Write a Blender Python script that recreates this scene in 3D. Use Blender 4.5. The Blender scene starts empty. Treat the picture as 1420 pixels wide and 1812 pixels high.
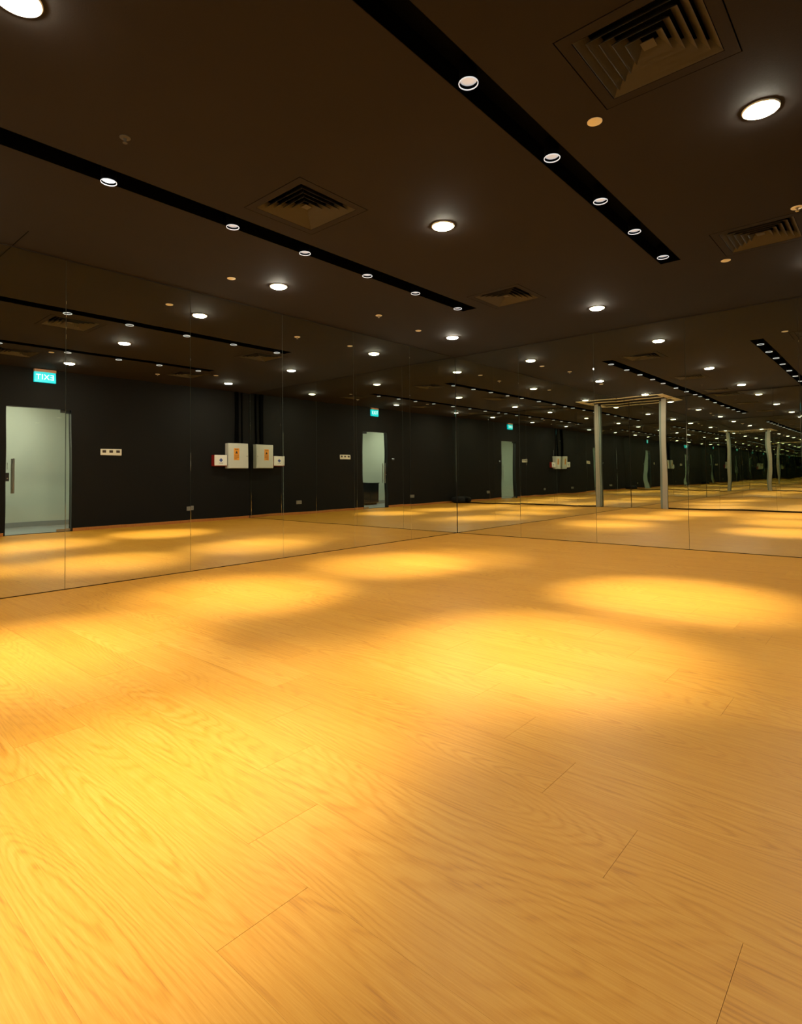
import bpy, bmesh, math, random
from mathutils import Vector, Matrix
random.seed(7)
C = bpy.context.scene.collection
SC = bpy.context.scene
PI = math.pi

# ------------------------------------------------------------------ camera
H = 2.976            # ceiling height
DX, DY = 8.28, 6.08  # room size: x in [-DX, 0], y in [-DY, 0]
W = 1.2              # mirror panel width
FPX, CY = 1010.26, 813.71
yaw, pitch, roll = 0.7179, 0.0255, -0.0107
fw = Vector((math.cos(yaw)*math.cos(pitch), math.sin(yaw)*math.cos(pitch), math.sin(pitch)))
rt = Vector((math.sin(yaw), -math.cos(yaw), 0)); up = rt.cross(fw)
c_, s_ = math.cos(roll), math.sin(roll)
rt, up = c_*rt + s_*up, c_*up - s_*rt
cam = bpy.data.cameras.new('camera'); camo = bpy.data.objects.new('camera', cam); C.objects.link(camo)
camo.matrix_world = Matrix(((rt.x, up.x, -fw.x, -7.8742), (rt.y, up.y, -fw.y, -5.6335), (rt.z, up.z, -fw.z, 0.9956), (0, 0, 0, 1)))
cam.sensor_fit = 'VERTICAL'; cam.sensor_height = 36
cam.lens = 36*FPX/1812
cam.shift_y = (CY-906)/1812
cam.clip_start = .02; cam.clip_end = 300
SC.camera = camo

# ------------------------------------------------------------------ world, exposure, bounces
w = bpy.data.worlds.new('world'); SC.world = w; w.use_nodes = True
w.node_tree.nodes['Background'].inputs[0].default_value = (0, 0, 0, 1)
w.node_tree.nodes['Background'].inputs[1].default_value = 0
SC.view_settings.view_transform = 'Standard'; SC.view_settings.look = 'None'
SC.view_settings.exposure = 0.0; SC.view_settings.gamma = 1; SC.view_settings.use_curve_mapping = False
cy = SC.cycles
cy.max_bounces = 28; cy.glossy_bounces = 26; cy.diffuse_bounces = 4; cy.transmission_bounces = 8; cy.transparent_max_bounces = 16
cy.sample_clamp_indirect = 6.0
cy.caustics_reflective = True; cy.caustics_refractive = False
DISC = 410.0         # radiance of the LED downlight discs
SPOT = 650.0         # watts of the spotlights in the slots

# ------------------------------------------------------------------ materials
def mat(name, col, rough=.5, metal=0, spec=.5, bump=None, noise=None, emit=None):
    m = bpy.data.materials.new(name); m.use_nodes = True
    nt = m.node_tree; b = nt.nodes['Principled BSDF']
    b.inputs['Base Color'].default_value = (*col, 1); b.inputs['Roughness'].default_value = rough
    b.inputs['Metallic'].default_value = metal; b.inputs['Specular IOR Level'].default_value = spec
    if emit: b.inputs['Emission Color'].default_value = (*emit[0], 1); b.inputs['Emission Strength'].default_value = emit[1]
    tc = nt.nodes.new('ShaderNodeTexCoord')
    if noise:   # (scale, amount)
        n = nt.nodes.new('ShaderNodeTexNoise'); n.inputs['Scale'].default_value = noise[0]; n.inputs['Detail'].default_value = 4
        nt.links.new(tc.outputs['Object'], n.inputs['Vector'])
        r = nt.nodes.new('ShaderNodeMapRange'); r.inputs['To Min'].default_value = 1-noise[1]; r.inputs['To Max'].default_value = 1+noise[1]
        nt.links.new(n.outputs['Fac'], r.inputs['Value'])
        v = nt.nodes.new('ShaderNodeVectorMath'); v.operation = 'SCALE'; v.inputs[0].default_value = col
        nt.links.new(r.outputs[0], v.inputs['Scale']); nt.links.new(v.outputs[0], b.inputs['Base Color'])
    if bump:    # (scale, distance)
        n = nt.nodes.new('ShaderNodeTexNoise'); n.inputs['Scale'].default_value = bump[0]; n.inputs['Detail'].default_value = 2
        nt.links.new(tc.outputs['Object'], n.inputs['Vector'])
        u = nt.nodes.new('ShaderNodeBump'); u.inputs['Distance'].default_value = bump[1]; u.inputs['Strength'].default_value = 1
        nt.links.new(n.outputs['Fac'], u.inputs['Height']); nt.links.new(u.outputs[0], b.inputs['Normal'])
    return m

M = {}
M['ceiling'] = mat('dark_ceiling_paint', (.0215, .0165, .0140), .85, spec=.2, noise=(1.6, .12), bump=(140, .0004))
M['diffuser'] = mat('diffuser_paint_lit', (.075, .068, .058), .6, spec=.3, noise=(8, .1))  # dark ceiling paint made lighter: light falling on the vanes is in the colour
M['black_wall'] = mat('black_wall_paint', (.0085, .0078, .0073), .8, spec=.15, noise=(3, .12), bump=(90, .0006))
M['slot'] = mat('matt_black_slot', (.0012, .0012, .0013), .9, spec=.04, noise=(6, .1))
M['black_metal'] = mat('black_metal', (.012, .012, .013), .35, spec=.5, noise=(20, .1))
M['white'] = mat('white_plastic', (.82, .80, .76), .4, noise=(12, .04))
M['ivory'] = mat('ivory_plastic', (.78, .74, .64), .4, noise=(12, .04))
M['trim_metal'] = mat('bright_ring_metal', (.85, .86, .88), .18, metal=1, noise=(30, .03))
M['steel'] = mat('brushed_steel', (.45, .45, .46), .3, metal=1, noise=(40, .08))
M['cabinet'] = mat('grey_powder_coat', (.60, .60, .55), .45, noise=(10, .04))
M['orange'] = mat('orange_sticker', (.85, .33, .03), .5, noise=(40, .08))
M['ink'] = mat('dark_ink', (.05, .03, .02), .6, noise=(40, .08))
M['blue'] = mat('blue_ink', (.02, .06, .35), .5, noise=(40, .08))
M['red'] = mat('red_plastic', (.30, .015, .012), .45, noise=(10, .08))
M['post'] = mat('beige_post_paint', (.36, .335, .28), .5, noise=(5, .05))
M['rail'] = mat('pale_rail', (.85, .74, .50), .45, noise=(7, .05))
M['corridor_wall'] = mat('pale_green_grey_paint', (.62, .66, .56), .7, noise=(2, .04))
M['corridor_floor'] = mat('grey_corridor_floor', (.30, .32, .32), .35, noise=(3, .1))
M['socket'] = mat('grey_socket_plate', (.22, .21, .19), .4, noise=(20, .06))
M['bag'] = mat('black_bag_cloth', (.006, .006, .007), .9, noise=(30, .2), bump=(60, .002))
M['edge'] = mat('mirror_edge', (.20, .24, .22), .15, spec=.8, noise=(20, .1))
M['bulb'] = mat('led_disc', (.9, .9, .9), .5, emit=((1, .92, .70), DISC))
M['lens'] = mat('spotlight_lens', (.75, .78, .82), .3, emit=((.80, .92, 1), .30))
M['ring_glow'] = mat('glowing_lens_ring', (.8, .82, .85), .3, emit=((.84, .93, 1), .62))  # rim is no lamp: light it catches from the lens is put in as emission
M['cover'] = mat('white_cover_plate', (.92, .87, .74), .5, noise=(12, .03))
M['wall_back_board'] = mat('brown_mirror_backing', (.024, .014, .007), .8, noise=(9, .15))
M['lens_lit'] = mat('bright_spotlight_lens', (.75, .78, .82), .3, emit=((1, .98, .92), 6.0))
M['exit_glow'] = mat('exit_panel_glow', (.0, .4, .42), .4, emit=((.0, .55, .66), 1.3))
M['exit_text'] = mat('exit_letter_glow', (.8, .9, .9), .4, emit=((.75, 1, 1), 1.6))
M['exit_cap'] = mat('exit_cap', (.55, .30, .17), .5, noise=(10, .06))
M['led_white'] = mat('reader_light', (.9, .9, .9), .4, emit=((1, 1, 1), 1.2))
M['corr_lamp'] = mat('corridor_lamp', (.9, .9, .9), .4, emit=((1, .96, .82), 160))

def mirror_mat():
    m = bpy.data.materials.new('mirror_glass'); m.use_nodes = True; nt = m.node_tree
    nt.nodes.remove(nt.nodes['Principled BSDF'])
    out = nt.nodes['Material Output']; g = nt.nodes.new('ShaderNodeBsdfGlossy')
    g.inputs['Color'].default_value = (.79, .82, .755, 1); g.inputs['Roughness'].default_value = 0.0
    tc = nt.nodes.new('ShaderNodeTexCoord'); oi = nt.nodes.new('ShaderNodeObjectInfo')
    sc = nt.nodes.new('ShaderNodeVectorMath'); sc.operation = 'MULTIPLY_ADD'
    cmb = nt.nodes.new('ShaderNodeCombineXYZ'); mul = nt.nodes.new('ShaderNodeMath'); mul.operation = 'MULTIPLY'; mul.inputs[1].default_value = 40
    nt.links.new(oi.outputs['Random'], mul.inputs[0]); nt.links.new(mul.outputs[0], cmb.inputs[0]); nt.links.new(mul.outputs[0], cmb.inputs[1])
    nt.links.new(tc.outputs['Object'], sc.inputs[0]); sc.inputs[1].default_value = (1, 1, .6); nt.links.new(cmb.outputs[0], sc.inputs[2])
    n = nt.nodes.new('ShaderNodeTexNoise'); n.inputs['Scale'].default_value = 1.5; n.inputs['Detail'].default_value = 1
    b = nt.nodes.new('ShaderNodeBump'); b.inputs['Distance'].default_value = .0012; b.inputs['Strength'].default_value = 1
    nt.links.new(sc.outputs[0], n.inputs['Vector']); nt.links.new(n.outputs['Fac'], b.inputs['Height'])
    nt.links.new(b.outputs[0], g.inputs['Normal']); nt.links.new(g.outputs[0], out.inputs[0])
    return m
M['mirror'] = mirror_mat()

def glass_mat():
    m = bpy.data.materials.new('clear_door_glass'); m.use_nodes = True; nt = m.node_tree
    nt.nodes.remove(nt.nodes['Principled BSDF']); out = nt.nodes['Material Output']
    t = nt.nodes.new('ShaderNodeBsdfTransparent'); t.inputs[0].default_value = (.96, .985, .96, 1)
    g = nt.nodes.new('ShaderNodeBsdfGlossy'); g.inputs['Roughness'].default_value = 0
    f = nt.nodes.new('ShaderNodeFresnel'); f.inputs[0].default_value = 1.5
    x = nt.nodes.new('ShaderNodeMixShader')
    ge = nt.nodes.new('ShaderNodeNewGeometry'); iv = nt.nodes.new('ShaderNodeMath'); iv.operation = 'SUBTRACT'; iv.inputs[0].default_value = 1
    mu = nt.nodes.new('ShaderNodeMath'); mu.operation = 'MULTIPLY'; nt.links.new(ge.outputs['Backfacing'], iv.inputs[1])
    nt.links.new(iv.outputs[0], mu.inputs[0]); nt.links.new(f.outputs[0], mu.inputs[1])
    nt.links.new(mu.outputs[0], x.inputs[0]); nt.links.new(t.outputs[0], x.inputs[1]); nt.links.new(g.outputs[0], x.inputs[2])
    nt.links.new(x.outputs[0], out.inputs[0]); return m
M['glass'] = glass_mat()

def wood_mat(name, lo, mid, hi, rough):
    m = bpy.data.materials.new(name); m.use_nodes = True; nt = m.node_tree; N = nt.nodes.new; L = nt.links.new
    b = nt.nodes['Principled BSDF']
    def math_(op, a, c=None):
        n = N('ShaderNodeMath'); n.operation = op
        for i, v in enumerate((a, c)):
            if v is None: continue
            if isinstance(v, (int, float)): n.inputs[i].default_value = v
            else: L(v, n.inputs[i])
        return n.outputs[0]
    tc = N('ShaderNodeTexCoord'); oi = N('ShaderNodeObjectInfo')
    off = N('ShaderNodeCombineXYZ'); L(math_('MULTIPLY', oi.outputs['Random'], 61.0), off.inputs[0])
    L(math_('MULTIPLY', oi.outputs['Random'], 173.0), off.inputs[1]); L(math_('MULTIPLY', oi.outputs['Random'], 29.0), off.inputs[2])
    def noise(scale, sc=1., detail=2, dist=0., rough_=.5):
        ma = N('ShaderNodeVectorMath'); ma.operation = 'MULTIPLY_ADD'; ma.inputs[1].default_value = scale
        L(tc.outputs['Object'], ma.inputs[0]); L(off.outputs[0], ma.inputs[2])
        n = N('ShaderNodeTexNoise'); n.inputs['Scale'].default_value = sc; n.inputs['Detail'].default_value = detail
        n.inputs['Distortion'].default_value = dist; n.inputs['Roughness'].default_value = rough_; L(ma.outputs[0], n.inputs['Vector'])
        return n.outputs['Fac']
    big = noise((4.6, .62, 1), detail=.6)                  # contours of this field read as cathedral grain
    jit = noise((34, 16, 1), detail=2)
    ph = math_('ADD', math_('MULTIPLY', big, 250.0), math_('MULTIPLY', jit, 3.6))
    ring = math_('MULTIPLY', math_('ADD', math_('SINE', ph), 1.0), .5)
    ring = math_('POWER', ring, 2.2)
    mask = N('ShaderNodeMapRange'); L(noise((5, .9, 1), detail=1), mask.inputs['Value'])
    mask.inputs['From Min'].default_value = .38; mask.inputs['From Max'].default_value = .62; mask.inputs['To Min'].default_value = .15; mask.inputs['To Max'].default_value = .9
    ring = math_('MULTIPLY', ring, mask.outputs[0])
    streak = noise((95, 1.8, 1), detail=4, rough_=.65)
    pore = noise((420, 14, 1), detail=2)
    tone = noise((2.5, .8, 1), detail=1)
    v = math_('ADD', math_('MULTIPLY', streak, .95), math_('MULTIPLY', pore, .55))
    v = math_('ADD', v, math_('MULTIPLY', tone, .5))
    v = math_('SUBTRACT', v, math_('MULTIPLY', ring, .30))
    v = math_('ADD', v, math_('MULTIPLY', math_('SUBTRACT', oi.outputs['Random'], .5), .12))
    cr = N('ShaderNodeValToRGB'); L(math_('SUBTRACT', v, .36), cr.inputs[0])
    cr.color_ramp.elements[0].position = .05; cr.color_ramp.elements[0].color = (*lo, 1)
    cr.color_ramp.elements[1].position = .95; cr.color_ramp.elements[1].color = (*hi, 1)
    e = cr.color_ramp.elements.new(.5); e.color = (*mid, 1)
    L(cr.outputs[0], b.inputs['Base Color'])
    b.inputs['Roughness'].default_value = rough; b.inputs['Specular IOR Level'].default_value = .38
    bu = N('ShaderNodeBump'); bu.inputs['Distance'].default_value = .0004; bu.inputs['Strength'].default_value = .6
    L(v, bu.inputs['Height']); L(bu.outputs[0], b.inputs['Normal'])
    return m
M['oak'] = wood_mat('orange_oak_laminate', (.40, .140, .005), (.62, .264, .017), (.71, .345, .042), .42)
M['base_wood'] = wood_mat('orange_wood_skirting', (.30, .10, .02), (.42, .15, .03), (.50, .20, .05), .4)

# ------------------------------------------------------------------ mesh helpers
class MB:
    def __init__(s): s.v = []; s.f = []; s.m = []
    def add(s, vs, fs, mi=0):
        n = len(s.v); s.v += [tuple(p) for p in vs]; s.f += [tuple(n+i for i in f) for f in fs]; s.m += [mi]*len(fs)
    def box(s, a, b, mi=0):
        (x0, y0, z0), (x1, y1, z1) = a, b
        s.add([(x0,y0,z0),(x1,y0,z0),(x1,y1,z0),(x0,y1,z0),(x0,y0,z1),(x1,y0,z1),(x1,y1,z1),(x0,y1,z1)],
              [(0,3,2,1),(4,5,6,7),(0,1,5,4),(1,2,6,5),(2,3,7,6),(3,0,4,7)], mi)
    def lathe(s, prof, n=32, cx=0, cy=0, mi=0, closed=False):
        vs = []; fs = []; k = len(prof)
        for i in range(n):
            a = 2*PI*i/n
            for r, z in prof: vs.append((cx+r*math.cos(a), cy+r*math.sin(a), z))
        for i in range(n):
            j = (i+1) % n
            for q in range(k if closed else k-1):
                p = (q+1) % k
                fs.append((i*k+q, j*k+q, j*k+p, i*k+p))
        s.add(vs, fs, mi)
    def disc(s, r, z, n=32, cx=0, cy=0, up=False, mi=0):
        vs = [(cx+r*math.cos(2*PI*i/n), cy+r*math.sin(2*PI*i/n), z) for i in range(n)]
        s.add(vs, [tuple(range(n)) if up else tuple(range(n-1, -1, -1))], mi)
    def tube(s, p0, p1, r, n=12, mi=0):
        p0, p1 = Vector(p0), Vector(p1); d = (p1-p0).normalized()
        a = d.orthogonal().normalized(); b = d.cross(a); vs = []
        for p in (p0, p1):
            for i in range(n): vs.append(p + r*(a*math.cos(2*PI*i/n) + b*math.sin(2*PI*i/n)))
        fs = [(i, (i+1) % n, n+(i+1) % n, n+i) for i in range(n)] + [tuple(range(n-1, -1, -1)), tuple(range(n, 2*n))]
        s.add(vs, fs, mi)
    def mesh(s, name, mats, bevel=0, smooth=False, recalc=True):
        me = bpy.data.meshes.new(name); me.from_pydata(s.v, [], s.f)
        for x in mats: me.materials.append(x)
        me.polygons.foreach_set('material_index', s.m)
        bm = bmesh.new(); bm.from_mesh(me)
        if bevel: bmesh.ops.bevel(bm, geom=bm.edges[:], offset=bevel, segments=1, affect='EDGES')
        if recalc: bmesh.ops.recalc_face_normals(bm, faces=bm.faces[:])
        bm.to_mesh(me); bm.free()
        if smooth:
            me.polygons.foreach_set('use_smooth', [True]*len(me.polygons))
            me.set_sharp_from_angle(angle=math.radians(40))
        return me
    def build(s, name, mats, parent=None, loc=None, **k):
        if not isinstance(mats, (list, tuple)): mats = [mats]
        o = bpy.data.objects.new(name, s.mesh(name, mats, **k)); C.objects.link(o)
        if parent: o.parent = parent
        if loc: o.location = loc
        return o

def box(name, a, b, m, parent=None, **k):
    q = MB(); q.box(a, b); return q.build(name, m, parent, **k)
def tag(o, label=None, cat=None, group=None, kind=None):
    if label: o['label'] = label
    if cat: o['category'] = cat
    if group: o['group'] = group
    if kind: o['kind'] = kind
    return o
def thing(name, label, cat, loc=(0, 0, 0), group=None):
    o = bpy.data.objects.new(name, None); C.objects.link(o); o.location = loc; o.empty_display_size = .1
    return tag(o, label, cat, group)
def struct(o, label=None, cat=None): return tag(o, label, cat, None, 'structure')
def copy_tree(o, parent=None):
    c = o.copy(); C.objects.link(c); c.parent = parent
    for ch in list(o.children): copy_tree(ch, c)
    return c

# ------------------------------------------------------------------ floor with planks
floor = box('floor', (-DX-.1, -DY-.1, -.06), (.1, .1, -.011), M['base_wood'])
struct(floor, 'orange oak laminate floor of the dance studio, laid in long planks', 'floor')
PW, PL, GAP = .245, 1.385, .00016
anchors = {0: -5.36, 1: -5.06, 2: -4.77, 3: -4.49, -1: -4.28, -2: -4.53, 6: -5.06, 7: -4.77}
def plank_mesh(wd, ln):
    q = MB(); q.box((-wd/2+GAP, -ln/2+GAP*2.6, -.011), (wd/2-GAP, ln/2-GAP*2.6, 0)); return q.mesh('plank', [M['oak']])
full = plank_mesh(PW, PL); cache = {}
i0 = int(math.floor((-DX+6.725)/PW)); i1 = int(math.ceil(6.725/PW))
for i in range(i0, i1):
    xa = max(-6.725+i*PW, -DX); xb = min(-6.725+(i+1)*PW, 0)
    if xb-xa < .02: continue
    a = anchors.get(i, -5.36 + (i % 5)*.29 + random.uniform(-.05, .05))
    y = a - math.ceil((a+DY)/PL)*PL
    while y < 0:
        ya, yb = max(y, -DY), min(y+PL, 0)
        if yb-ya > .02:
            if abs(xb-xa-PW) < 1e-4 and abs(yb-ya-PL) < 1e-4: me = full
            else:
                key = (round(xb-xa, 3), round(yb-ya, 3))
                if key not in cache: cache[key] = plank_mesh(xb-xa, yb-ya)
                me = cache[key]
            o = bpy.data.objects.new('plank', me); C.objects.link(o); o.parent = floor
            o.location = ((xa+xb)/2, (ya+yb)/2, random.uniform(-.0002, 0))
        y += PL

# ------------------------------------------------------------------ ceiling with openings
slots = [(-4.05, .18), (-1.765, .20)]     # centre y, width
SX0, SX1 = -DX, -2.15
diffs = [(-5.13, -4.80), (-5.165, -2.36), (-2.27, -2.345), (-2.27, -4.80), (-7.72, -2.33), (-7.72, -4.80)]
DH = .325
holes = [(SX0-.2, SX1, cyy-wd/2, cyy+wd/2) for cyy, wd in slots] + [(x-DH, x+DH, y-DH, y+DH) for x, y in diffs]
xs = sorted({-DX-.1, .1} | {h for q in holes for h in q[:2] if h > -DX-.1}); ys = sorted({-DY-.1, .1} | {h for q in holes for h in q[2:]})
q = MB()
for a, b in zip(xs, xs[1:]):
    run = None
    for c, d in zip(ys, ys[1:]):
        mx, my = (a+b)/2, (c+d)/2
        hole = any(h[0] < mx < h[1] and h[2] < my < h[3] for h in holes)
        if not hole: q.box((a, c, H), (b, d, H+.015))
ceil_ = struct(q.build('ceiling', M['ceiling']), 'dark brown-black flat plastered ceiling over the whole studio', 'ceiling')
roof = box('ceiling', (-DX-.1, -DY-.1, H+.30), (.1, .1, H+.32), M['slot']); struct(roof, 'dark slab above the ceiling openings', 'ceiling')
# fine plasterboard joint near the left mirror
seam = box('trim_1', (-6.42, -.42, H-.0015), (-6.414, 0, H), M['slot']); struct(seam, 'hairline dark joint in the ceiling above the left mirror', 'trim')

# lighting slots
slot_names = ['long black recessed lighting slot running from top centre towards the right mirror',
              'long black recessed lighting slot crossing the upper left, parallel to the left mirror']
for (cyy, wd), lb in zip(slots, slot_names):
    t = thing('lighting_slot', lb, 'light slot', (0, cyy, H), 'recessed lighting slots')
    x0, x1, h = SX0, SX1, wd/2; z = .11; e = .004
    q = MB(); q.box((x0, -h+e, z), (x1, h-e, z+.004)); q.build('top_plate', M['slot'], t)
    for sgn in (-1, 1):
        q = MB(); q.box((x0, min(sgn*h, sgn*(h-e)), 0), (x1, max(sgn*h, sgn*(h-e)), z+.004)); q.build('side_plate', M['slot'], t)
    q = MB(); q.box((x1-e, -h+e, 0), (x1, h-e, z)); q.build('end_plate', M['slot'], t)
    q = MB(); q.box((x0, -.018, z-.022), (x1-.03, .018, z)); q.build('track_rail', M['slot'], t)

# spotlights
def make_spot(lit):
    t = thing('spotlight', 'x', 'spotlight')
    q = MB(); q.lathe([(.0, .088), (.030, .088), (.044, .078), (.046, .02), (.046, -.030), (.0445, -.030), (.0445, -.012), (.0, -.012)], 28)
    q.build('housing', M['slot'], t, smooth=True)
    q = MB(); q.lathe([(.0450, -.0330), (.0458, -.0360), (.0475, -.0372), (.0492, -.0360), (.0498, -.0330), (.0475, -.0300)], 36, closed=True)
    q.build('trim_ring', M['ring_glow'], t, smooth=True)
    q = MB(); q.lathe([(.0, -.0135), (.012, -.0150), (.036, -.0165), (.0435, -.0135)], 28)
    q.build('lens', M['lens_lit' if lit else 'lens'], t, smooth=True)
    q = MB(); q.lathe([(.0435, -.0138), (.0400, -.0200), (.0425, -.0205), (.0440, -.0150)], 28, closed=True)
    q.build('reflector', M['trim_metal'], t, smooth=True)
    q = MB(); q.tube((0, 0, .087), (0, 0, .110), .008); q.build('stem', M['black_metal'], t)
    return t
# x position, y aim offset, x aim offset, power factor, beam
SPX = [[-2.42, -3.16, -3.86, -4.62, -5.53, -6.40, -7.25, -8.00], [-2.38, -3.16, -3.90, -4.68, -5.40, -6.33, -7.22, -8.00]]
ordn = ['first', 'second', 'third', 'fourth', 'fifth', 'sixth', 'seventh', 'eighth']
#         power per spot (0 = switched off), aim dx, aim dy
powr = {0: [(0, 0, 0), (1.15, .12, -.18), (0, 0, 0), (.90, -.28, -.02), (.22, -.1, .25), (.46, 0, .48), (.66, .0, .22), (.15, 0, .1)],
        1: [(.40, 0, .1), (.90, 0, .38), (0, 0, 0), (.95, -.36, .37), (.1, -.1, .2), (.80, -.35, -.18), (.35, 0, -.2), (.1, 0, 0)]}
protos = {}
for r, (cyy, wd) in enumerate(slots):
    yy = -4.06 if r == 0 else -1.75
    for i, x in enumerate(SPX[r]):
        p, dx, dy = powr[r][i]; lit = (r == 1 and i == 5)
        if lit in protos: t = copy_tree(protos[lit])
        else: t = protos[lit] = make_spot(lit)
        t.location = (x, yy, H)
        side = 'right-hand' if r == 0 else 'left-hand'
        t['label'] = ('brightest spotlight, glaring white, ' if lit else 'round white-rimmed spotlight, ') + \
            ordn[i] + ' from the far mirror end of the ' + side + ' lighting slot'
        t['group'] = 'spotlights in the ' + side + ' slot'
        if p > 0:
            l = bpy.data.lights.new('spot_lamp', 'SPOT'); l.energy = SPOT*p; l.color = (1, .97, .98)
            l.spot_size = math.radians(43); l.spot_blend = 1.0; l.shadow_soft_size = .03
            lo = bpy.data.objects.new('spot_lamp', l); C.objects.link(lo)
            lo.location = (x, yy, H-.055)
            d = Vector((x+dx, yy+dy, 0)) - lo.location
            lo.rotation_euler = d.to_track_quat('-Z', 'Y').to_euler()
            lo.parent = t; lo.matrix_parent_inverse = Matrix.Translation(t.location).inverted()

# downlights
def make_downlight():
    t = thing('downlight', 'x', 'downlight')
    q = MB(); q.lathe([(.076, 0), (.076, -.004), (.079, -.008), (.088, -.008), (.092, -.004), (.092, 0)], 40); q.build('trim_ring', M['white'], t, smooth=True)
    q = MB(); q.lathe([(.0765, -.0045), (.0765, -.010), (.064, -.017), (.036, -.021), (0, -.022)], 20); q.build('diffuser_disc', M['bulb'], t)
    return t
LX = [-1.165, -4.245, -7.165]; LY = [-.79, -2.935, -5.11]
dl = {(0,0): 'bright round downlight in the corner above where the two mirror walls meet',
      (0,1): 'bright round downlight close to the right mirror, straight beyond the end of the right-hand slot',
      (0,2): 'round downlight between the right mirror and the black wall, past the right frame edge',
      (1,0): 'bright round downlight next to the left mirror, below the left-hand lighting slot',
      (1,1): 'bright round downlight in the centre of the ceiling between the two lighting slots',
      (1,2): 'largest bright downlight at upper right, beside the nearest air diffuser',
      (2,0): 'round downlight near the left mirror, outside the left frame edge',
      (2,1): 'bright downlight cut by the top left corner of the picture',
      (2,2): 'round downlight above the camera in the near corner'}
proto = None
for i, x in enumerate(LX):
    for j, y in enumerate(LY):
        t = proto = make_downlight() if proto is None else proto
        if (i, j) != (0, 0): t = copy_tree(proto)
        t.location = (x, y, H); t['label'] = dl[(i, j)]; t['group'] = 'LED downlights'

# air diffusers
def make_diffuser():
    t = thing('air_diffuser', 'x', 'air diffuser')
    o_, n_ = DH-.006, .262
    q = MB()
    for a, b in (((-o_, -o_), (o_, -n_)), ((-o_, n_), (o_, o_)), ((-o_, -n_), (-n_, n_)), ((n_, -n_), (o_, n_))):
        q.box((a[0], a[1], -.001), (b[0], b[1], .010))
    q.build('frame', M['ceiling'], t)
    q = MB(); e = .268; z = .16                                     # duct box above
    for a, b in (((-e, -e, .010), (e, -e+.006, z)), ((-e, e-.006, .010), (e, e, z)), ((-e, -e+.006, .010), (-e+.006, e-.006, z)), ((e-.006, -e+.006, .010), (e, e-.006, z))): q.box(a, b)
    q.box((-e, -e, z), (e, e, z+.005)); q.build('duct_box', M['slot'], t)
    for k in range(5):                                              # nested flared vanes
        R = .258-k*.044; r = R-.046; zt = .052; q = MB(); th = .003
        for s in range(4):
            c, sn = [(1, 0), (0, 1), (-1, 0), (0, -1)][s]
            def P(u, v, z): return (c*u - sn*v, sn*u + c*v, z)
            q.add([P(R, -R, 0), P(R, R, 0), P(r, r, zt), P(r, -r, zt), P(R, -R, th), P(R, R, th), P(r, r, zt+th), P(r, -r, zt+th)],
                  [(0, 1, 2, 3), (4, 7, 6, 5), (0, 4, 5, 1), (3, 2, 6, 7)])
        q.build('vane', M['diffuser'], t)
    q = MB(); q.box((-.030, -.030, .012), (.030, .030, .016)); q.build('centre_plate', M['diffuser'], t)
    return t
dn = ['largest square four-way air diffuser at the top right, nearest the camera',
      'dark square four-way air diffuser left of centre, beside the left-hand lighting slot',
      'small far square air diffuser just past the end of the left-hand lighting slot',
      'square air diffuser at the right frame edge beyond the end of the right-hand slot',
      'square air diffuser near the mirrored wall behind the camera, on the left mirror side',
      'square air diffuser near the mirrored wall behind the camera, on the black wall side']
proto = None
for (x, y), lb in zip(diffs, dn):
    if proto is None: t = proto = make_diffuser()
    else: t = copy_tree(proto)
    t.location = (x, y, H); t['label'] = lb; t['group'] = 'square ceiling air diffusers'

# ceiling cover plates / sprinklers
def cover(x, y, lb, head=False, m='cover'):
    t = thing('sprinkler' if head else 'cover_plate', lb, 'sprinkler' if head else 'cover plate', (x, y, H))
    q = MB(); q.lathe([(0, -.006), (.036, -.006), (.041, -.0035), (.041, 0)], 32); q.build('plate', M[m], t, smooth=True)
    if head:
        q = MB(); q.lathe([(0, -.030), (.012, -.030), (.014, -.026), (.006, -.022), (.006, -.010), (.013, -.006)], 20); q.build('sprinkler_head', M['steel'], t, smooth=True)
    return t
cover(-4.75, -4.385, 'round amber-lit cover plate between the nearest diffuser and the right-hand slot')
cover(-1.84, -4.45, 'small round amber-lit cover plate under the far right diffuser, past the slot end')
cover(-2.69, -5.10, 'round sprinkler plate at the right frame edge above the far right diffuser', True)
cover(-4.71, -.64, 'round amber-lit cover plate left of the downlight by the left mirror')
cover(-1.81, -.68, 'small flat amber-lit cover plate left of the downlight near the mirror corner')
cover(-2.73, -.80, 'small sprinkler plate midway along the left mirror below the slot end', True)
t = thing('smoke_detector', 'small dark painted sprinkler head on the ceiling left of the nearer left diffuser', 'sprinkler')
t.location = (-6.45, -2.28, H); t.name = 'sprinkler'
q = MB(); q.lathe([(.030, 0), (.030, -.004), (.010, -.008), (.006, -.028), (.013, -.031), (.013, -.034), (0, -.034)], 20); q.build('sprinkler_head', M['diffuser'], t, smooth=True)

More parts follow.
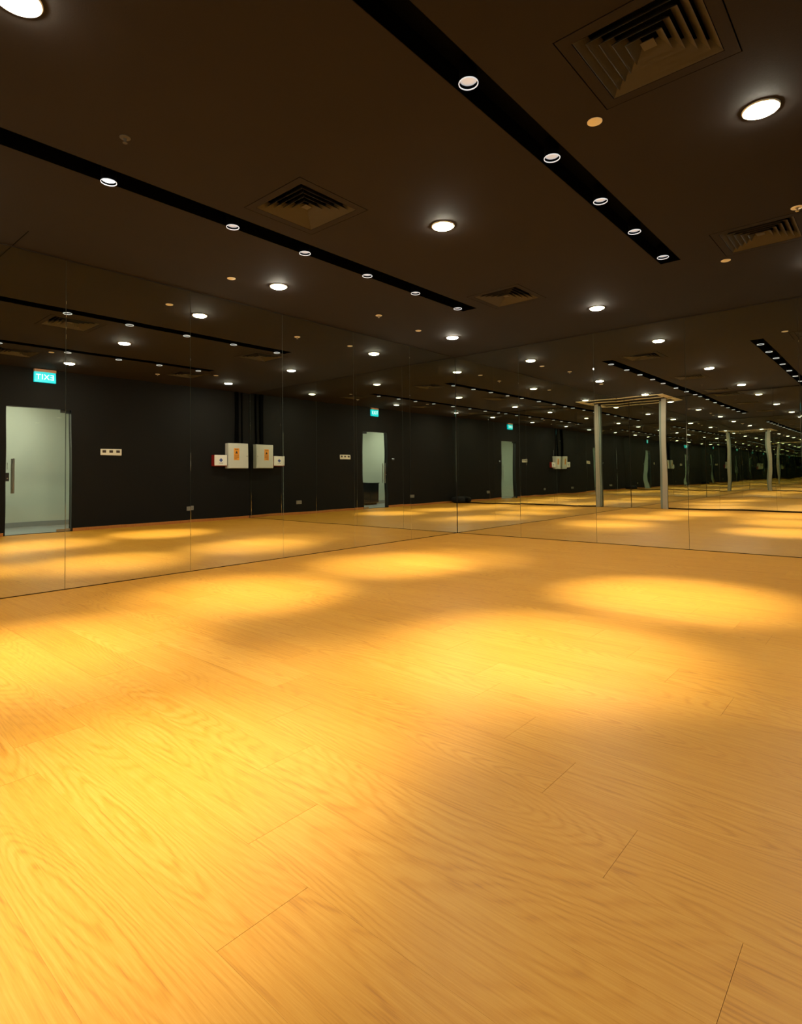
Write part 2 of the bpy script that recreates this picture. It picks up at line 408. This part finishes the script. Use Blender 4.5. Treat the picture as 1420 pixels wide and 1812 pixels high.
# ------------------------------------------------------------------ mirrored walls
def mirror_wall(name, label, axis, pos, nrm, cuts, z0=.006, z1=H-.012, back_t=.1):
    """axis 'x': wall lies along x at y=pos; axis 'y': along y at x=pos; nrm points to the room"""
    th = .006; lo, hi = min(cuts), max(cuts)
    q = MB()
    a, b = sorted((pos-nrm*(th+.002), pos-nrm*back_t))
    if axis == 'x': q.box((-DX-.1, a, -.06), (.1, b, H+.015))
    else: q.box((a, -DY-.1, -.06), (b, .1, H+.015))
    wll = struct(q.build(name, M['wall_back_board']), label, 'wall')
    for c0, c1 in zip(cuts, cuts[1:]):
        x0, x1 = sorted((c0, c1)); g = .0012; ln = x1-x0
        q = MB(); f0, f1 = sorted((0, -nrm*th))
        if axis == 'x': q.box((-ln/2+g, f0, z0), (ln/2-g, f1, z1))
        else: q.box((f0, -ln/2+g, z0), (f1, ln/2-g, z1))
        me = q.mesh('mirror_panel', [M['mirror'], M['edge']], bevel=.0016)
        ax = 1 if axis == 'x' else 0
        for p in me.polygons:
            n = p.normal[ax]*nrm
            p.material_index = 0 if n > .3 else 1
        o = bpy.data.objects.new('mirror_panel', me); C.objects.link(o); o.parent = wll
        o.location = ((x0+x1)/2, pos, 0) if axis == 'x' else (pos, (x0+x1)/2, 0)
    return wll
mirror_wall('wall_left', 'left wall covered with floor-to-ceiling frameless mirror panels', 'x', 0, -1, [0]+[-k*W for k in range(1, 7)]+[-DX])
mirror_wall('wall_right', 'right far wall covered with floor-to-ceiling frameless mirror panels', 'y', 0, -1, [-.007]+[-k*W for k in range(1, 6)]+[-DY])
mirror_wall('wall_near', 'mirrored wall behind the camera, seen only in reflections', 'y', -DX, 1, [-.007, -.80])
# the proud mirrored section past the post
q = MB(); q.box((-DX, -DY, .035), (-DX+.030, -.985, H-.01))
sec = struct(q.build('wall_near', M['slot']), 'proud mirror-clad section of the wall behind the camera', 'wall')
for c0, c1 in zip([-.99, -2.2, -3.4, -4.6, -5.8], [-2.2, -3.4, -4.6, -5.8, -DY+.002]):
    ln = c0-c1; q = MB(); q.box((0, -ln/2+.001, .035), (.006, ln/2-.001, H-.014))
    me = q.mesh('mirror_panel', [M['mirror'], M['edge']], bevel=.0016)
    for p in me.polygons: p.material_index = 0 if p.normal[0] > .3 else 1
    o = bpy.data.objects.new('mirror_panel', me); C.objects.link(o); o.parent = sec; o.location = (-DX+.030, (c0+c1)/2, 0)
t = thing('post', 'beige painted upright post between mirror sections on the wall behind the camera', 'post', (-DX, -.92, 0))
q = MB(); q.box((.0005, -.062, .0), (.060, .060, H-.02)); q.build('shaft', M['post'], t, bevel=.004)
q = MB(); q.box((.0005, .062, .012), (.050, .115, H-.08)); q.build('side_strip', M['edge'], t, bevel=.002)

# slot diffuser rails in the corner above the post
t = thing('slot_diffuser', 'pale linear slot rails framing the ceiling above the recessed mirror by the post', 'ceiling grille', (0, 0, H))
def rail(a, b):
    q = MB(); q.box((a[0]-.012, a[1], -.012), (b[0]+.012, b[1], 0)); q.build('rail', M['rail'], t)
rail((-7.42, -1.16, ), (-7.36, -.80)); rail((-7.42, -.775), (-7.36, -.002))
rail((-7.99, -.98), (-7.93, -.25)); rail((-7.99, -.225), (-7.93, -.002))
for yy in (-1.03, -1.09, -1.15): rail((-8.27, yy), (-7.45, yy+.035))

# ------------------------------------------------------------------ black back wall with the glass door
DX0, DX1, DZ = -4.93, -3.86, 2.27
TB = .14
q = MB()
q.box((-DX-.1, -DY-TB, -.06), (DX0, -DY, H+.015)); q.box((DX1, -DY-TB, -.06), (.1, -DY, H+.015)); q.box((DX0, -DY-TB, DZ), (DX1, -DY, H+.015))
q.box((DX0, -DY-TB, -.06), (DX1, -DY, 0))
struct(q.build('wall_back', M['black_wall']), 'matt black painted wall behind the camera with the glass door, seen in the mirrors', 'wall')
for a, b in ((-DX+.04, DX0-.02), (DX1+.02, -.01)):
    struct(box('baseboard_back', (a, -DY, 0), (b, -DY+.012, .058), M['base_wood'], bevel=.002), 'thin orange wood skirting along the black wall', 'baseboard')

d = thing('door_1', 'frameless glass door in the black wall, bright corridor behind', 'door', (0, -DY-.05, 0)); d['kind'] = 'structure'
q = MB(); q.box((DX0+.006, -.006, .012), (DX1-.012, .006, DZ-.012)); q.build('glass_pane', M['glass'], d)
q = MB(); q.box((DX0-.0, -.03, 0), (DX0+.004, .05, DZ)); q.box((DX1-.004, -.03, 0), (DX1, .05, DZ)); q.box((DX0, -.03, DZ-.004), (DX1, .05, DZ)); q.build('door_frame', M['black_metal'], d)
q = MB(); q.box((-4.06, -.014, DZ-.062), (DX1-.006, .014, DZ-.004)); q.build('patch_fitting', M['black_metal'], d, bevel=.002)
q = MB(); q.box((-4.10, -.014, .006), (DX1-.006, .014, .055)); q.build('patch_fitting', M['steel'], d, bevel=.002)
for sy in (-1, 1):
    h = MB(); h.tube((-4.815, sy*.050, .74), (-4.815, sy*.050, 1.345), .014, 16); ho = h.build('handle', M['steel'], d, smooth=True)
    for z in (.83, 1.255):
        h = MB(); h.tube((-4.815, sy*.006, z), (-4.815, sy*.050, z), .008, 10); h.build('handle_mount', M['steel'], ho)
q = MB(); q.box((DX0+.004, -.022, .95), (DX0+.060, .022, 1.10)); lk = q.build('lock', M['black_metal'], d, bevel=.003)
q = MB(); q.tube((DX0+.034, .022, 1.0), (DX0+.034, .030, 1.0), .010, 16); q.build('lock_cylinder', M['steel'], lk)
for k in range(5):
    q = MB(); q.box((DX0+.030, .0061, 1.16+k*.024), (DX0+.040, .0066, 1.174+k*.024)); q.build('decal', M['ink'], d)

# exit sign above the door
t = thing('exit_sign', 'glowing cyan EXIT sign box above the glass door', 'exit sign', (-4.34, -DY, 2.83))
q = MB(); q.box((-.178, .0, -.100), (.178, .046, .088)); q.build('sign_panel', M['exit_glow'], t, bevel=.003)
q = MB(); q.box((-.182, .0, .089), (.182, .056, .138)); q.build('cap', M['exit_cap'], t, bevel=.003)
cu = bpy.data.curves.new('txt', 'FONT'); cu.body = 'EXIT'; cu.size = .135; cu.space_character = 1.12; cu.align_x = 'CENTER'; cu.align_y = 'CENTER'; cu.extrude = .001; cu.offset = 0.0
to = bpy.data.objects.new('txt', cu); C.objects.link(to); bpy.context.view_layer.update()
me = bpy.data.meshes.new_from_object(to); bpy.data.objects.remove(to); me.materials.clear(); me.materials.append(M['exit_text'])
o = bpy.data.objects.new('lettering', me); C.objects.link(o); o.parent = t
o.rotation_euler = (PI/2, 0, PI); o.location = (0, .0475, -.008); o.scale = (1.0, 1, 1)

# switch plate
t = thing('switch_plate', 'wide ivory three-switch plate on the black wall right of the glass door', 'light switch', (-3.155, -DY, 1.495))
q = MB(); q.box((-.195, 0, -.062), (.195, .012, .062)); q.build('plate', M['ivory'], t, bevel=.003)
for k in (-1, 0, 1):
    q = MB(); q.box((k*.128-.034, .012, -.012), (k*.128+.034, .016, .038)); q.build('switch', M['ink'], t, bevel=.002)
# card reader left of the door
t = thing('card_reader', 'small black card reader with a white light beside the glass door', 'card reader', (-5.13, -DY, 1.46))
q = MB(); q.box((-.055, 0, -.06), (.055, .022, .045)); q.build('body', M['black_metal'], t, bevel=.004)
for k in (-1, 1):
    q = MB(); q.box((k*.026-.016, .022, .008), (k*.026+.016, .024, .022)); q.build('indicator', M['led_white'], t)
# sockets
for x, lb in ((-1.49, 'low double grey socket plate on the black wall below the cabinets'), (-6.05, 'low grey socket plate on the black wall beyond the door')):
    t = thing('wall_socket', lb, 'socket', (x, -DY, .305))
    q = MB(); q.box((-.085, 0, -.045), (.085, .010, .045)); q.build('plate', M['socket'], t, bevel=.002)
    for k in (-1, 1):
        for a, b in ((0, .018), (-.012, -.008), (.012, -.008)):
            q = MB(); q.box((k*.042+a-.004, .010, b-.006), (k*.042+a+.004, .011, b+.006)); q.build('socket_hole', M['ink'], t)

# electrical cabinet
t = thing('electrical_cabinet', 'pale grey metal electrical cabinet with an orange warning label on the black wall', 'cabinet', (-.375, -DY, 1.18))
q = MB(); q.box((-.265, 0, 0), (.265, .125, .57)); q.build('body', M['cabinet'], t, bevel=.004)
q = MB(); q.box((-.258, .126, .006), (.258, .140, .564)); dr = q.build('door', M['cabinet'], t, bevel=.004)
q = MB(); q.tube((.225, .140, .285), (.225, .150, .285), .013, 16); q.build('lock', M['steel'], dr)
q = MB(); q.box((-.125, .1401, .190), (.015, .1409, .455)); q.build('warning_label', M['orange'], dr)
q = MB()
for k, (a, b) in enumerate([(-.10, -.01)]+[(-.112, .002)]*3+[(-.112, -.04)]): q.box((a, .1409, [.425, .30, .275, .25, .215][k]), (b, .1413, [.437, .308, .283, .258, .225][k]))
q.add([(-.09, .1412, .335), (-.02, .1412, .335), (-.055, .1412, .405)], [(0, 1, 2)])
q.build('label_print', M['ink'], dr)
for x, r in ((-.36, .045),):
    pass
c1 = box('conduit', (-.40, -DY, 1.755), (-.31, -DY+.045, H), M['slot'], bevel=.003); tag(c1, 'black vertical cable trunking rising from the electrical cabinet to the ceiling', 'conduit')
c2 = box('conduit', (-.22, -DY, 1.755), (-.185, -DY+.03, H), M['slot'], bevel=.003); tag(c2, 'narrow black conduit beside the wider trunking above the electrical cabinet', 'conduit')
# red and white alarm box
t = thing('alarm_box', 'small white-fronted red box with a blue diamond beside the electrical cabinet', 'alarm box', (-.815, -DY, 1.355))
q = MB(); q.box((-.155, 0, -.125), (.155, .110, .125)); q.build('body', M['red'], t, bevel=.004)
q = MB(); q.box((-.150, .1105, -.108), (.150, .122, .124)); fr = q.build('front_cover', M['white'], t, bevel=.003)
q = MB()
for a in range(4):
    ang = PI/2*a; cx, cz = .024*math.cos(ang), .024*math.sin(ang)
    q.add([(cx+.022*math.cos(PI/2*k), .1226, cz+.022*math.sin(PI/2*k)+.010) for k in range(4)], [(0, 1, 2, 3)])
q.add([(.016*math.cos(PI/2*k), .1226, .010+.016*math.sin(PI/2*k)) for k in range(4)], [(0, 1, 2, 3)])
q.build('logo', M['blue'], fr)
q = MB(); q.box((-.05, .1222, -.058), (.05, .1226, -.050)); q.build('logo_print', M['ink'], fr)

# black bag in the near corner (seen only in the mirrors)
q = MB(); n = 10; prof = []
vs = []; fs = []
L_, Wd, Hh = .30, .13, .22
for i in range(n+1):
    u = -1+2*i/n; e = (1-abs(u)**4)**.5 if abs(u) < 1 else 0
    for k in range(14):
        a = 2*PI*k/14; ca, sa = math.cos(a), math.sin(a)
        sx = (abs(ca)**.6)*(1 if ca > 0 else -1); sz = (abs(sa)**.7)*(1 if sa > 0 else -1)
        e2 = max(e, .12); hh = Hh/2*(1-.12*math.sin(3*u)**2)
        vs.append((sx*Wd*e2, u*L_, Hh/2+sz*hh*e2 if sz > 0 else Hh/2+sz*Hh/2*max(e2, .6)))
for i in range(n):
    for k in range(14): fs.append((i*14+k, i*14+(k+1) % 14, (i+1)*14+(k+1) % 14, (i+1)*14+k))
fs += [tuple(range(14)), tuple(range(n*14, n*14+14))]
t = thing('duffel_bag', 'soft black bag lying on the floor in the corner behind the camera', 'bag', (-8.09, -5.74, .001))
q.add(vs, fs); q.build('body', M['bag'], t, smooth=True)
for yy in (-.08, .08):
    pts = [(-.06, yy, .20), (-.03, yy, .255), (.03, yy, .255), (.06, yy, .20)]
    q = MB()
    for a, b in zip(pts, pts[1:]): q.tube(a, b, .008, 8)
    q.build('strap', M['bag'], t)

# ------------------------------------------------------------------ corridor behind the door
CX0, CX1, CYa, CYb = -8.6, -2.6, -DY-TB, -DY-TB-1.75
q = MB(); q.box((CX0, CYb, -.06), (CX1, CYa-.001, -.002)); struct(q.build('floor', M['corridor_floor']), 'grey polished floor of the corridor behind the glass door', 'floor')
q = MB(); q.box((CX0, CYb-.1, -.06), (CX1, CYb, 2.75)); struct(q.build('wall_corridor', M['corridor_wall']), 'pale green-grey corridor wall seen through the glass door', 'wall')
q = MB(); q.box((CX0-.1, CYb-.1, -.06), (CX0, CYa-.001, 2.75)); q.box((CX1, CYb-.1, -.06), (CX1+.1, CYa-.001, 2.75)); struct(q.build('wall_corridor', M['corridor_wall']), 'pale end walls of the corridor', 'wall')
q = MB(); q.box((CX0, CYb, 2.75), (CX1, CYa-.001, 2.8)); struct(q.build('ceiling', M['corridor_wall']), 'pale corridor ceiling', 'ceiling')
q = MB(); q.box((CX0, CYb, -.002), (CX1, CYb+.012, .10)); struct(q.build('baseboard_corridor', M['corridor_floor']), 'grey skirting of the corridor', 'baseboard')
t = thing('corridor_lamp', 'round ceiling lamp in the corridor behind the glass door', 'lamp', (-4.6, CYb+.95, 2.75))
q = MB(); q.lathe([(.16, 0), (.16, -.02), (.148, -.024)], 32); q.build('rim', M['white'], t, smooth=True)
q = MB(); q.disc(.149, -.022, 24); q.build('diffuser_disc', M['corr_lamp'], t)
t2 = copy_tree(t); t2.location = (-6.9, CYb+.95, 2.75); t2['label'] = 'second round ceiling lamp further along the corridor'
t = thing('console_cabinet', 'low black console cabinet against the corridor wall, seen through the glass door', 'cabinet', (-5.37, CYb, 0))
q = MB(); q.box((-.68, .014, .06), (.68, .45, .70)); q.build('body', M['black_metal'], t, bevel=.004)
q = MB(); q.box((-.70, .013, .70), (.70, .47, .73)); q.build('top', M['black_metal'], t, bevel=.004)
q = MB(); q.box((-.64, .05, -.001), (.64, .40, .06)); q.build('plinth', M['slot'], t)
for k in (-1, 0, 1):
    q = MB(); q.box((k*.45-.215, .451, .09), (k*.45+.215, .465, .68)); q.build('door', M['black_metal'], t, bevel=.003)
